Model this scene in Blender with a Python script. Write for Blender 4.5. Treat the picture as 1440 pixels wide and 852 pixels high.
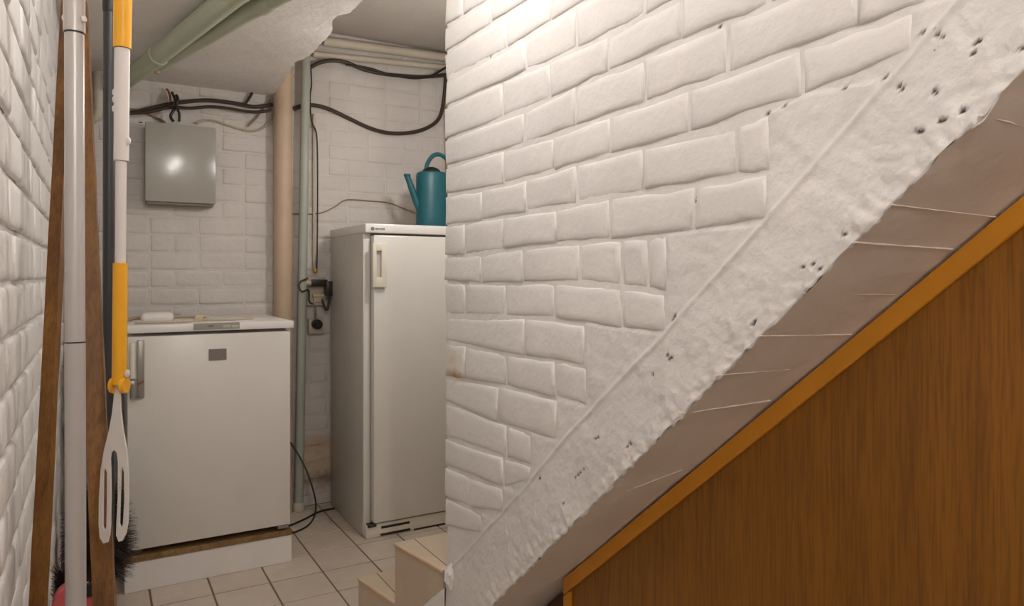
import bpy, bmesh, math, random
from mathutils import Vector, Matrix, noise

# ------------------------------------------------------------------ clear
for o in list(bpy.data.objects):
    bpy.data.objects.remove(o, do_unlink=True)
scene = bpy.context.scene
C = scene.collection
PI = math.pi
rnd = random.Random(7)

# ------------------------------------------------------------------ camera
FPX, CXP, HYP, CH = 1000.0, 720.0, 388.0, 1.19      # focal length, centre, horizon (pixels of 1440x852), eye height
TH = math.atan((720 - 137) / 1000.0)                 # the room's depth axis is 30 degrees left of the view axis
cT, sT = math.cos(TH), math.sin(TH)
cam_d = bpy.data.cameras.new('camera')
cam_d.sensor_width = 36.0
cam_d.lens = 36.0 * FPX / 1440.0
cam_d.shift_y = -(426 - HYP) / 1440.0
cam_d.clip_start = 0.02
cam = bpy.data.objects.new('camera', cam_d)
C.objects.link(cam)
cam.location = (0, 0, CH)
cam.rotation_euler = (PI / 2, 0, -TH)
scene.camera = cam

# ------------------------------------------------------------------ world and exposure
world = bpy.data.worlds.new('world')
scene.world = world
world.use_nodes = True
world.node_tree.nodes['Background'].inputs[0].default_value = (1.0, 0.93, 0.86, 1)
world.node_tree.nodes['Background'].inputs[1].default_value = 0.0
vs = scene.view_settings
vs.view_transform = 'Standard'
vs.look = 'None'
vs.gamma = 1.0
vs.use_curve_mapping = False
vs.exposure = 0.6
BULB_POS = (0.42, 1.35, 2.07)
BULB_STRENGTH = 56.0
FILL2_POS = (0.20, -0.75, 2.12)
FILL2_STRENGTH = 190.0
FILL3_POS = (1.25, 2.45, 1.88)
FILL3_STRENGTH = 80.0

# ------------------------------------------------------------------ pixel helpers: a pixel gives a direction, a surface gives the distance
def ray(u, v):
    a = (u - CXP) / FPX
    return (cT * a + sT, -sT * a + cT, (HYP - v) / FPX)
def on_z(u, v, z):
    r = ray(u, v); k = (z - CH) / r[2]
    return Vector((r[0] * k, r[1] * k, z))
def on_Y(u, v, Y):
    r = ray(u, v); k = Y / r[1]
    return Vector((r[0] * k, Y, CH + r[2] * k))
def on_X(u, v, X):
    r = ray(u, v); k = X / r[0]
    return Vector((X, r[1] * k, CH + r[2] * k))
def at(u, v, d):
    r = ray(u, v)
    return Vector((r[0] * d, r[1] * d, CH + r[2] * d))

# ------------------------------------------------------------------ material helpers
def mat(name):
    m = bpy.data.materials.new(name); m.use_nodes = True
    nt = m.node_tree
    return m, nt, nt.nodes['Principled BSDF']
def nd(nt, t, **kw):
    n = nt.nodes.new(t)
    for k, v in kw.items():
        setattr(n, k, v)
    return n
def noise_node(nt, scale, detail=4, rough=.55, vec=None, dist=0.0):
    n = nd(nt, 'ShaderNodeTexNoise')
    n.inputs['Scale'].default_value = scale; n.inputs['Detail'].default_value = detail
    n.inputs['Roughness'].default_value = rough; n.inputs['Distortion'].default_value = dist
    if vec: nt.links.new(vec, n.inputs['Vector'])
    return n
def ramp(nt, fac, stops):
    r = nd(nt, 'ShaderNodeValToRGB')
    while len(r.color_ramp.elements) < len(stops):
        r.color_ramp.elements.new(0.5)
    for e, (p, c) in zip(r.color_ramp.elements, stops):
        e.position = p; e.color = (c[0], c[1], c[2], 1)
    nt.links.new(fac, r.inputs['Fac'])
    return r
def mixc(nt, fac, a, b, mode='MIX'):
    m = nd(nt, 'ShaderNodeMix', data_type='RGBA', blend_type=mode)
    for s, v in ((m.inputs[0], fac), (m.inputs[6], a), (m.inputs[7], b)):
        if hasattr(v, 'links') or hasattr(v, 'is_linked'):
            nt.links.new(v, s)
        elif isinstance(v, (int, float)):
            s.default_value = v
        else:
            s.default_value = (v[0], v[1], v[2], 1)
    return m.outputs[2]
def bump(nt, bsdf, h, strength, dist, prev=None):
    b = nd(nt, 'ShaderNodeBump')
    b.inputs['Strength'].default_value = strength; b.inputs['Distance'].default_value = dist
    nt.links.new(h, b.inputs['Height'])
    if prev: nt.links.new(prev, b.inputs['Normal'])
    nt.links.new(b.outputs[0], bsdf.inputs['Normal'])
    return b.outputs[0]
def geo_pos(nt):
    return nd(nt, 'ShaderNodeNewGeometry').outputs['Position']

def painted(name, col, rough=.6, pits=0.0, lump=1.0, stains=(), attr=False, var=.06):
    """thick old wall paint: soft lumps, brush grain, sparse open pores, stains with their own place"""
    m, nt, b = mat(name)
    P = geo_pos(nt)
    n1 = noise_node(nt, 3.2, 5, .6, P)
    dark = tuple(c * (1 - var * 1.6) for c in col); lite = tuple(min(1, c * (1 + var * .6)) for c in col)
    base = ramp(nt, n1.outputs['Fac'], [(.3, dark), (.7, lite)]).outputs[0]
    for (p, rad, sc, scol, lo) in stains:
        mp = nd(nt, 'ShaderNodeMapping'); nt.links.new(P, mp.inputs['Vector'])
        mp.inputs['Location'].default_value = (-p[0] * sc[0], -p[1] * sc[1], -p[2] * sc[2])
        mp.inputs['Scale'].default_value = sc
        ln = nd(nt, 'ShaderNodeVectorMath', operation='LENGTH'); nt.links.new(mp.outputs[0], ln.inputs[0])
        sn = noise_node(nt, 38, 5, .65, P)
        ad = nd(nt, 'ShaderNodeMath', operation='MULTIPLY_ADD')
        nt.links.new(sn.outputs['Fac'], ad.inputs[0]); ad.inputs[1].default_value = rad * 1.3; nt.links.new(ln.outputs['Value'], ad.inputs[2])
        rr = ramp(nt, ad.outputs[0], [(rad * .6, (1, 1, 1)), (rad * 1.7, (0, 0, 0))])
        mu = nd(nt, 'ShaderNodeMath', operation='MULTIPLY'); nt.links.new(rr.outputs[0], mu.inputs[0]); mu.inputs[1].default_value = lo
        base = mixc(nt, mu.outputs[0], base, scol)
    if pits:
        vo = nd(nt, 'ShaderNodeTexVoronoi'); vo.inputs['Scale'].default_value = 62
        nt.links.new(P, vo.inputs['Vector'])
        r1 = ramp(nt, vo.outputs['Distance'], [(.10, (1, 1, 1)), (.17, (0, 0, 0))])
        n3 = noise_node(nt, 9, 3, .6, P)
        r2 = ramp(nt, n3.outputs['Fac'], [(1 - .38 * pits - .02, (0, 0, 0)), (1 - .38 * pits + .05, (1, 1, 1))])
        mu = nd(nt, 'ShaderNodeMath', operation='MULTIPLY')
        nt.links.new(r1.outputs[0], mu.inputs[0]); nt.links.new(r2.outputs[0], mu.inputs[1])
        base = mixc(nt, mu.outputs[0], base, (.16, .11, .08))
    if attr:
        a = nd(nt, 'ShaderNodeAttribute', attribute_name='pit')
        base = mixc(nt, a.outputs['Fac'], base, (.07, .045, .03))
    nt.links.new(base, b.inputs['Base Color'])
    b.inputs['Roughness'].default_value = rough
    b.inputs['Specular IOR Level'].default_value = .35
    n2 = noise_node(nt, 55, 5, .6, P)
    n4 = noise_node(nt, 14, 4, .55, P)
    p = bump(nt, b, n4.outputs['Fac'], .35 * lump, .012)
    bump(nt, b, n2.outputs['Fac'], .42 * lump, .003, p)
    return m

def plain(name, col, rough=.5, metal=0.0, bumpv=0.0, bscale=60, spec=.5, var=.04):
    m, nt, b = mat(name)
    P = nd(nt, 'ShaderNodeTexCoord').outputs['Object']
    n1 = noise_node(nt, 7, 4, .6, P)
    base = ramp(nt, n1.outputs['Fac'], [(.3, tuple(c * (1 - var) for c in col)), (.7, tuple(min(1, c * (1 + var)) for c in col))])
    nt.links.new(base.outputs[0], b.inputs['Base Color'])
    b.inputs['Roughness'].default_value = rough; b.inputs['Metallic'].default_value = metal
    b.inputs['Specular IOR Level'].default_value = spec
    if bumpv:
        n2 = noise_node(nt, bscale, 4, .6, P); bump(nt, b, n2.outputs['Fac'], bumpv, .003)
    return m

def wood(name, c_dark, c_mid, c_light, stretch=(30, 30, 1.2), rough=.4, bumpv=.15, spec=.5):
    m, nt, b = mat(name)
    P = geo_pos(nt)
    mp = nd(nt, 'ShaderNodeMapping'); nt.links.new(P, mp.inputs['Vector']); mp.inputs['Scale'].default_value = stretch
    n1 = noise_node(nt, 1.0, 6, .62, mp.outputs[0], .6)
    mp2 = nd(nt, 'ShaderNodeMapping'); nt.links.new(P, mp2.inputs['Vector']); mp2.inputs['Scale'].default_value = tuple(s * 9 for s in stretch)
    n2 = noise_node(nt, 1.0, 4, .6, mp2.outputs[0])
    n3 = noise_node(nt, 2.2, 3, .5, P)
    c1 = ramp(nt, n1.outputs['Fac'], [(.25, c_dark), (.5, c_mid), (.75, c_light)]).outputs[0]
    r2 = ramp(nt, n2.outputs['Fac'], [(.36, (.62, .58, .52)), (.56, (1, 1, 1))]).outputs[0]
    c2 = mixc(nt, .8, c1, r2, 'MULTIPLY')
    r3 = ramp(nt, n3.outputs['Fac'], [(.3, (.82, .8, .78)), (.7, (1.0, 1.0, 1.0))]).outputs[0]
    c3 = mixc(nt, 1.0, c2, r3, 'MULTIPLY')
    nt.links.new(c3, b.inputs['Base Color'])
    b.inputs['Roughness'].default_value = rough; b.inputs['Specular IOR Level'].default_value = spec
    bump(nt, b, n2.outputs['Fac'], bumpv, .001)
    return m

def tile_mat(name, col):
    m, nt, b = mat(name)
    oi = nd(nt, 'ShaderNodeObjectInfo')
    P = geo_pos(nt)
    n1 = noise_node(nt, 9, 5, .65, P)
    base = ramp(nt, n1.outputs['Fac'], [(.28, tuple(c * .86 for c in col)), (.7, col)]).outputs[0]
    rr = ramp(nt, oi.outputs['Random'], [(0, (.92, .91, .90)), (1, (1.0, 1.0, 1.0))]).outputs[0]
    base = mixc(nt, 1.0, base, rr, 'MULTIPLY')
    n2 = noise_node(nt, 4.0, 6, .7, P)
    dirt = ramp(nt, n2.outputs['Fac'], [(.58, (0, 0, 0)), (.75, (.35, .35, .35))]).outputs[0]
    base = mixc(nt, dirt, base, (.36, .27, .18))
    nt.links.new(base, b.inputs['Base Color'])
    b.inputs['Roughness'].default_value = .42
    bump(nt, b, n1.outputs['Fac'], .1, .002)
    return m

WHITE = (.83, .80, .775)
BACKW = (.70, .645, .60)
rust = (.42, .22, .06)
M = {}
st_w = on_X(640, 528, .835); st_w2 = on_X(648, 542, .835)
M['brick'] = painted('painted_brick_white', WHITE, .55, pits=.62, lump=1.0,
    stains=[(tuple(st_w), .06, (1, .7, 2.6), rust, .9), (tuple(on_X(636, 505, .835)), .06, (1, .9, 1.6), (.60, .45, .25), .55)])
M['mortar'] = painted('painted_mortar_white', WHITE, .6, pits=.75, lump=1.2, attr=True)
M['stringer'] = painted('painted_rough_concrete', WHITE, .6, pits=.9, lump=1.4, attr=True)
st_b = on_Y(448, 655, 3.72); st_b2 = on_Y(445, 625, 3.72); st_b3 = on_Y(462, 672, 3.72)
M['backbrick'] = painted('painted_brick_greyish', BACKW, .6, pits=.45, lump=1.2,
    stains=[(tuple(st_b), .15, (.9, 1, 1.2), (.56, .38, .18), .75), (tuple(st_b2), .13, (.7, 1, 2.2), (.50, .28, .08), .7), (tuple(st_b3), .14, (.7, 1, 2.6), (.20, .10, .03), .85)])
M['leftbrick'] = painted('painted_brick_left', WHITE, .5, pits=.5, lump=1.3)
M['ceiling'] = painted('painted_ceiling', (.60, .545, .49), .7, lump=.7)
M['slab'] = painted('painted_slab', (.84, .79, .74), .65, pits=.2, lump=1.3)
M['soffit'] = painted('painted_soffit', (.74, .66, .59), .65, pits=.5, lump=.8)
M['tile'] = tile_mat('floor_tile_beige', (.68, .58, .48))
M['grout'] = plain('grout_brown', (.20, .14, .09), .9, bumpv=.3)
M['steptile'] = tile_mat('step_tile_beige', (.62, .50, .37))
M['nosing'] = plain('nosing_tan', (.62, .44, .29), .5)
M['enamel'] = plain('white_enamel', (.74, .71, .66), .28, var=.02)
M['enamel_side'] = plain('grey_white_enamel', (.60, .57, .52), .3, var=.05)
M['fridgeplast'] = plain('cream_plastic', (.76, .71, .60), .35, var=.02)
M['lid'] = plain('white_laminate', (.82, .78, .75), .3, var=.02)
M['greyplate'] = plain('grey_plate', (.21, .18, .165), .45)
M['strip'] = plain('grey_strip', (.34, .32, .28), .4)
M['dark'] = plain('black_plastic', (.012, .011, .010), .4)
M['darkgap'] = plain('dark_gap', (.03, .022, .015), .8)
M['chip'] = wood('raw_chipboard_edge', (.20, .11, .04), (.30, .18, .07), (.40, .25, .10), (8, 8, 8), .7)
M['metalgrey'] = plain('grey_metal', (.36, .34, .31), .35, .6)
M['boxgrey'] = plain('grey_painted_steel', (.40, .378, .335), .21, var=.02, spec=1.0)
M['boxside'] = plain('brown_grey_steel', (.30, .26, .21), .45)
M['tanpipe'] = plain('tan_pipe', (.58, .43, .30), .5, var=.08)
M['greypipe'] = plain('grey_green_pipe', (.42, .44, .38), .4, var=.05)
M['greenpipe'] = plain('pale_green_pipe', (.47, .50, .37), .42, var=.06)
M['creampipe'] = plain('cream_pipe', (.62, .56, .45), .5, var=.06)
M['cable'] = plain('brown_black_cable', (.050, .032, .020), .5)
M['cableb'] = plain('black_cable', (.014, .012, .010), .45)
M['cablec'] = plain('cream_cable', (.50, .42, .31), .5)
M['cablet'] = plain('tan_cable', (.33, .23, .13), .5)
M['redwire'] = plain('red_brown_end', (.28, .07, .03), .5)
M['beige'] = plain('beige_plastic', (.58, .47, .30), .45)
M['cream'] = plain('cream_socket', (.55, .48, .38), .45)
M['whiteplast'] = plain('white_plastic', (.76, .72, .69), .35)
M['teal'] = plain('teal_plastic', (.010, .110, .135), .42, bumpv=.05)
M['yellow'] = plain('yellow_plastic', (.85, .40, .010), .4)
M['greytube'] = plain('light_grey_tube', (.52, .49, .47), .35, .25, var=.03)
M['whitetube'] = plain('white_tube', (.70, .65, .62), .4)
M['charcoal'] = plain('charcoal_tube', (.030, .030, .031), .4)
M['pole'] = wood('old_brown_pole', (.085, .030, .004), (.20, .082, .010), (.30, .135, .018), (30, 30, 2.6), .45, .25)
M['panel'] = wood('oak_veneer', (.225, .083, .003), (.262, .099, .0035), (.30, .118, .005), (26, 26, 1.0), .38, .06)
M['trim'] = plain('oak_trim', (.54, .215, .012), .35, bumpv=.05, bscale=40, var=.07)
M['darkwood'] = wood('dark_red_wood', (.05, .014, .004), (.08, .022, .006), (.11, .032, .008), (9, 9, .7), .5)
M['pinkred'] = plain('pink_red_plastic', (.70, .13, .14), .4)
M['bristle'] = plain('dark_bristle', (.050, .034, .026), .9)
M['brass'] = plain('brass', (.55, .36, .10), .4, .6)

# ------------------------------------------------------------------ mesh helpers
def link(o, parent=None):
    C.objects.link(o)
    if parent: o.parent = parent
    return o
def mesh_obj(name, verts, faces, material, parent=None, smooth=False, loc=None):
    me = bpy.data.meshes.new(name)
    if loc is not None:
        L = Vector(loc); verts = [Vector(v) - L for v in verts]
    me.from_pydata([tuple(v) for v in verts], [], faces)
    me.update()
    if smooth:
        me.polygons.foreach_set('use_smooth', [True] * len(me.polygons))
    o = bpy.data.objects.new(name, me)
    me.materials.append(M[material])
    if loc is not None: o.location = loc
    return link(o, parent)
def tag(o, label=None, cat=None, group=None, kind=None):
    for k, v in (('label', label), ('category', cat), ('group', group), ('kind', kind)):
        if v: o[k] = v
    return o
def thing(name, loc, label, cat, group=None, kind=None):
    o = bpy.data.objects.new(name, None); o.empty_display_size = .05
    o.location = loc; C.objects.link(o)
    return tag(o, label, cat, group, kind)
def bm_box(bm, lo, hi):
    x0, y0, z0 = lo; x1, y1, z1 = hi
    v = [bm.verts.new(p) for p in ((x0, y0, z0), (x1, y0, z0), (x1, y1, z0), (x0, y1, z0), (x0, y0, z1), (x1, y0, z1), (x1, y1, z1), (x0, y1, z1))]
    for f in ((3, 2, 1, 0), (4, 5, 6, 7), (0, 1, 5, 4), (1, 2, 6, 5), (2, 3, 7, 6), (3, 0, 4, 7)):
        bm.faces.new([v[i] for i in f])
    return v
def bm_obj(name, bm, material, parent=None, bev=0.0, seg=2, smooth=True):
    if bev:
        bmesh.ops.bevel(bm, geom=list(bm.edges), offset=bev, segments=seg, affect='EDGES', profile=.5, clamp_overlap=True)
    bmesh.ops.recalc_face_normals(bm, faces=bm.faces)
    me = bpy.data.meshes.new(name); bm.to_mesh(me); bm.free()
    if smooth:
        me.polygons.foreach_set('use_smooth', [True] * len(me.polygons))
        try: me.set_sharp_from_angle(angle=math.radians(35))
        except Exception: pass
    me.materials.append(M[material])
    o = bpy.data.objects.new(name, me)
    return link(o, parent)
def place(o, parent):
    """world-built part goes under an Empty without moving"""
    if parent is not None:
        o.parent = parent
        o.matrix_parent_inverse = Matrix.Translation(-Vector(parent.location))
    return o
def box(name, lo, hi, material, parent=None, bev=0.0, seg=2):
    bm = bmesh.new(); bm_box(bm, lo, hi)
    return place(bm_obj(name, bm, material, None, bev, seg), parent)
def spline(pts, n=8):
    P = [Vector(p) for p in pts]; out = []
    for i in range(len(P) - 1):
        p0 = P[max(i - 1, 0)]; p1 = P[i]; p2 = P[i + 1]; p3 = P[min(i + 2, len(P) - 1)]
        for k in range(n):
            t = k / n
            out.append(.5 * ((2 * p1) + (-p0 + p2) * t + (2 * p0 - 5 * p1 + 4 * p2 - p3) * t * t + (-p0 + 3 * p1 - 3 * p2 + p3) * t ** 3))
    out.append(P[-1])
    return out
def bm_tube(bm, pts, r, seg=10, caps=True):
    P = [Vector(p) for p in pts]
    rs = r if isinstance(r, (list, tuple)) else [r] * len(P)
    rings = []; up = None
    for i, p in enumerate(P):
        t = (P[min(i + 1, len(P) - 1)] - P[max(i - 1, 0)])
        t = t.normalized() if t.length > 1e-9 else Vector((0, 0, 1))
        if up is None:
            up = Vector((0, 0, 1)) if abs(t.z) < .9 else Vector((1, 0, 0))
        a = (up - t * up.dot(t)); a = a.normalized() if a.length > 1e-6 else t.orthogonal().normalized()
        b = t.cross(a); up = a
        rings.append([bm.verts.new(p + rs[i] * (math.cos(2 * PI * k / seg) * a + math.sin(2 * PI * k / seg) * b)) for k in range(seg)])
    for r0, r1 in zip(rings, rings[1:]):
        for k in range(seg):
            bm.faces.new((r0[k], r0[(k + 1) % seg], r1[(k + 1) % seg], r1[k]))
    if caps:
        bm.faces.new(list(reversed(rings[0]))); bm.faces.new(rings[-1])
def tube(name, pts, r, material, parent=None, seg=10, smooth_n=0):
    bm = bmesh.new()
    if smooth_n:
        pts = spline(pts, smooth_n)
    bm_tube(bm, pts, r, seg)
    return place(bm_obj(name, bm, material), parent)
def prism(name, poly, axis, lo, hi, material, parent=None, bev=0.0):
    """poly: 2-D outline; axis 0 -> (y,z), 1 -> (x,z), 2 -> (x,y)"""
    def mk(p, w):
        return {0: (w, p[0], p[1]), 1: (p[0], w, p[1]), 2: (p[0], p[1], w)}[axis]
    bm = bmesh.new()
    a = [bm.verts.new(mk(p, lo)) for p in poly]; b = [bm.verts.new(mk(p, hi)) for p in poly]
    n = len(poly)
    bm.faces.new(a); bm.faces.new(list(reversed(b)))
    for i in range(n):
        bm.faces.new((a[i], b[i], b[(i + 1) % n], a[(i + 1) % n]))
    return place(bm_obj(name, bm, material, None, bev), parent)
def lathe(name, prof, centre, material, parent=None, seg=28, sx=1.0, sy=1.0, caps=True):
    bm = bmesh.new(); rings = []
    for r, z in prof:
        rings.append([bm.verts.new((centre[0] + sx * r * math.cos(2 * PI * k / seg), centre[1] + sy * r * math.sin(2 * PI * k / seg), centre[2] + z)) for k in range(seg)])
    for r0, r1 in zip(rings, rings[1:]):
        for k in range(seg):
            bm.faces.new((r0[k], r0[(k + 1) % seg], r1[(k + 1) % seg], r1[k]))
    if caps:
        bm.faces.new(list(reversed(rings[0]))); bm.faces.new(rings[-1])
    return place(bm_obj(name, bm, material), parent)
def interp(pl, x):
    if x <= pl[0][0]:
        (x0, y0), (x1, y1) = pl[0], pl[1]
    elif x >= pl[-1][0]:
        (x0, y0), (x1, y1) = pl[-2], pl[-1]
    else:
        for (x0, y0), (x1, y1) in zip(pl, pl[1:]):
            if x0 <= x <= x1: break
    return y0 + (y1 - y0) * (x - x0) / (x1 - x0)

# ================================================================== THE SETTING
XL, XR, YB, ZC, YF = -.12, 1.74, 3.72, 2.47, -2.0       # left wall face, far right wall, back wall, ceiling, wall behind the camera
XW, YE = .835, 1.80                                      # painted brick wall beside the stair: face and free end
SM, SK = -.8815, 1.7323                                  # stair soffit: z = SM*y + SK
soff = lambda y: SM * y + SK
RIDGE = [(1.787, .375), (1.406, .685), (1.198, .868), (1.054, .984), (.944, 1.068), (.833, 1.164), (.756, 1.225), (.665, 1.304), (.556, 1.397), (.457, 1.482)]
ridge = lambda y: interp(sorted(RIDGE), y)

# ---- brick meshes
def brick_mesh_data(q, rd, deep=.012, proud=.0, soft=1.0, segs=(3, 1), jit=1.0):
    """q: 4 corners (p, q) counter-clockwise starting lower-left; returns verts (p, q, n) and faces"""
    out = []
    for i in range(4):
        a, b = q[i], q[(i + 1) % 4]
        n = segs[0] if i % 2 == 0 else segs[1]
        for k in range(n):
            t = k / n
            out.append([a[0] + (b[0] - a[0]) * t + rd.uniform(-.0018, .0018) * jit, a[1] + (b[1] - a[1]) * t + rd.uniform(-.0018, .0018) * jit])
    cx = sum(p[0] for p in out) / len(out); cy = sum(p[1] for p in out) / len(out)
    hw = max(abs(p[0] - cx) for p in out); hh = max(abs(p[1] - cy) for p in out)
    rings = []
    tiltx = rd.uniform(-.0012, .0012) * soft; tilty = rd.uniform(-.0012, .0012) * soft
    for ins, nn in ((0, -deep), (.0014, -.0032), (.0065, -.0006), (.017, .0003)):
        ring = []
        for x, y in out:
            dx, dy = x - cx, y - cy
            sx = max(.15, 1 - ins / max(hw, .004)); sy = max(.15, 1 - ins / max(hh, .004))
            n_ = nn + proud + (tiltx * dx / hw + tilty * dy / hh if nn > -.01 else 0)
            ring.append((cx + dx * sx, cy + dy * sy, n_))
        rings.append(ring)
    k = len(out); V = [p for r in rings for p in r]; F = []
    for r in range(3):
        for i in range(k):
            F.append((r * k + i, r * k + (i + 1) % k, (r + 1) * k + (i + 1) % k, (r + 1) * k + i))
    F.append(tuple(3 * k + i for i in range(k)))
    return V, F

# ---- floor: grout bed + tiles
floor = box('floor', (XL - .5, YF, -.06), (XR + .1, YB + .1, -.0025), 'grout'); tag(floor, kind='structure', label='beige square floor tiles with brown grout')
tb = bmesh.new(); bm_box(tb, (-.5, -.5, -.5), (.5, .5, .5))
def tile_mesh(w, l):
    bm = bmesh.new(); bm_box(bm, (-w / 2, -l / 2, -.008), (w / 2, l / 2, 0))
    top = [e for e in bm.edges if all(v.co.z > -.001 for v in e.verts)]
    bmesh.ops.bevel(bm, geom=top, offset=.0012, segments=1, affect='EDGES')
    me = bpy.data.meshes.new('tile'); bm.to_mesh(me); bm.free(); me.materials.append(M['tile'])
    return me
tb.free()
PX, PY, GX, GY = .205, .207, .375, 2.86
tile_cache = {}
xs = [GX + PX * k for k in range(-5, 8)]; ys = [GY + PY * k for k in range(-24, 6)]
for i in range(len(xs) - 1):
    for j in range(len(ys) - 1):
        x0, x1 = max(xs[i], XL - .48), min(xs[i + 1], XR); y0, y1 = max(ys[j], YF), min(ys[j + 1], YB)
        if x1 - x0 < .03 or y1 - y0 < .03: continue
        if x0 < XL - .03 and y0 < 3.3: 
            x0 = XL
            if x1 - x0 < .03: continue
        w, l = round(x1 - x0 - .007, 3), round(y1 - y0 - .007, 3)
        if y1 < .2: continue
        if (w, l) not in tile_cache: tile_cache[(w, l)] = tile_mesh(w, l)
        o = bpy.data.objects.new('tile', tile_cache[(w, l)])
        o.location = ((x0 + x1) / 2, (y0 + y1) / 2, 0 + rnd.uniform(-.0006, .0004))
        C.objects.link(o); o.parent = floor
# tiles behind the camera: one joined stuff part
bm = bmesh.new()
for i in range(len(xs) - 1):
    for j in range(len(ys) - 1):
        x0, x1 = max(xs[i], XL), min(xs[i + 1], XR); y0, y1 = max(ys[j], YF), ys[j + 1]
        if y1 < .2 and x1 - x0 > .03 and y1 - y0 > .03: bm_box(bm, (x0 + .0025, y0 + .0025, -.008), (x1 - .0025, y1 - .0025, 0))
o = bm_obj('tiles', bm, 'tile', floor); tag(o, kind='stuff')

# ---- ceiling and low slab
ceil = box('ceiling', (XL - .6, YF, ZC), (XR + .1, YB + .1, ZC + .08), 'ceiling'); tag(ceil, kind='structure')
edge_px = [(385, 135), (393, 122), (400, 113), (407, 99), (414, 88), (424, 84), (434, 79), (443, 70), (453, 59), (460, 53), (466, 45), (467, 38), (467, 32), (470, 26), (475, 22), (484, 20), (493, 18), (500, 11), (511, 0)]
ep = [on_z(u, v, 2.10) for u, v in edge_px]
poly = [(XL - .5, YB), (XL - .5, 2.12)] + [(.775, 2.12)] + [(p.x, min(p.y, YB)) for p in reversed(ep)] + [(ep[0].x, YB)]
fine = []
for i in range(len(poly)):
    a, b = poly[i], poly[(i + 1) % len(poly)]
    fine.append(a)
    if 2 <= i < len(poly) - 3:
        n = max(1, int(math.dist(a, b) / .02))
        for k in range(1, n):
            t = k / n; fine.append((a[0] + (b[0] - a[0]) * t + rnd.uniform(-.004, .004), a[1] + (b[1] - a[1]) * t))
bm = bmesh.new()
lo = [bm.verts.new((p[0], p[1], 2.10)) for p in fine]; hi = [bm.verts.new((p[0] - (.04 * (p[0] > .5)), p[1], ZC)) for p in fine]
bm.faces.new(lo)
for i in range(len(fine)):
    j = (i + 1) % len(fine); bm.faces.new((lo[j], lo[i], hi[i], hi[j]))
slab = bm_obj('ceiling_slab', bm, 'slab', smooth=False)
tag(slab, kind='structure', label='low whitewashed concrete slab with a broken edge')

# ---- walls away from the lens
tag(box('wall_right', (XR, YF, 0), (XR + .1, YB + .1, ZC), 'ceiling'), kind='structure')
tag(box('wall_front', (XL - .1, YF - .1, 0), (XR + .1, YF, ZC), 'ceiling'), kind='structure')

# ---- back wall with bricks
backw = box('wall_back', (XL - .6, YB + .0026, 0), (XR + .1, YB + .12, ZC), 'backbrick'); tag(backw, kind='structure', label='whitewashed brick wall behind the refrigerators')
def variants(lens, h, n, seedv, axis_fn, material, proudv=.0012):
    out = {}
    for L in lens:
        out[L] = []
        for k in range(n):
            rd = random.Random(seedv + k * 17 + int(L * 1000))
            q = [(-L / 2 + .004, -h / 2 + .004), (L / 2 - .004, -h / 2 + .004), (L / 2 - .004, h / 2 - .004), (-L / 2 + .004, h / 2 - .004)]
            V, F = brick_mesh_data(q, rd, .008, rd.uniform(-proudv, proudv))
            me = bpy.data.meshes.new('brick'); me.from_pydata([axis_fn(*p) for p in V], [], F); me.update()
            me.polygons.foreach_set('use_smooth', [True] * len(F)); me.materials.append(M[material])
            out[L].append(me)
    return out
PB = .0836
zref = on_Y(300, 404.5, YB).z
z0 = zref - PB * round(zref / PB + .499)
vb = variants((.21, .105), PB, 6, 11, lambda p, q, n: (p, -n, q), 'backbrick')
stuffV, stuffF = [], []
def add_stuff(me, loc):
    b = len(stuffV)
    stuffV.extend([tuple(v.co + Vector(loc)) for v in me.vertices]); stuffF.extend([tuple(i + b for i in p.vertices) for p in me.polygons])
k = 0; z = z0
while z < ZC - .02:
    zc = z + PB / 2
    if zc - PB / 2 > -.03:
        x = XL - .3 + (.105 if k % 2 else 0.0); pat = (k * 5) % 7
        n = 0
        while x < XR - .05:
            L = .105 if (n + pat) % 5 == 2 or rnd.random() < .12 else .21
            if x + L > XR: L = .105
            xc = x + L / 2
            me = rnd.choice(vb[L])
            hidden = (1.07 < xc < 1.74 and zc < 1.36) or (.14 < xc < .66 and zc < .93) or xc < -.02 or (xc < .7 and zc > 2.10) or (.14 < xc < .66 and zc < .15) or zc < .03
            if not hidden:
                o = bpy.data.objects.new('brick', me); o.location = (xc, YB, zc); C.objects.link(o); o.parent = backw
            elif zc > PB / 2 and xc + L / 2 < XR:
                add_stuff(me, (xc, YB, zc))
            x += L; n += 1
    z += PB; k += 1
o = mesh_obj('bricks', stuffV, stuffF, 'backbrick', backw, True); tag(o, kind='stuff')

# ---- left wall with bricks (ends short of the back wall, a dark recess beyond)
leftw = box('wall_left', (XL - .12, YF, 0), (XL - .006, 3.44, ZC), 'leftbrick'); tag(leftw, kind='structure', label='whitewashed brick wall running beside the poles')
tag(box('wall_recess', (XL - .6, 3.3, 0), (XL - .5, YB + .1, ZC), 'backbrick'), kind='structure')
PL = .086
vl = variants((.215, .1075), PL, 6, 51, lambda p, q, n: (n, p, q), 'leftbrick', .0035)
for L in vl:
    for me in vl[L]:
        me.flip_normals() if False else None
stuffV, stuffF = [], []
k = 0; z = 1.092 - PL * 13
while z < ZC:
    zc = z + PL / 2
    y = YF + (.1075 if k % 2 else 0) + .03 * ((k * 3) % 2); n = 0
    while y < 3.42:
        L = .1075 if rnd.random() < .22 else .215
        if y + L > 3.44: L = .1075
        yc = y + L / 2
        me = rnd.choice(vl[L])
        if yc + L / 2 <= 3.445 and zc > .03 and zc + PL / 2 < ZC + .01:
            if .85 < yc < 3.44 and CH - .50 * yc < zc < CH + .42 * yc:
                o = bpy.data.objects.new('brick', me); o.location = (XL, yc, zc); C.objects.link(o); o.parent = leftw
            else:
                add_stuff(me, (XL, yc, zc))
        y += L; n += 1
    z += PL; k += 1
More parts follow.
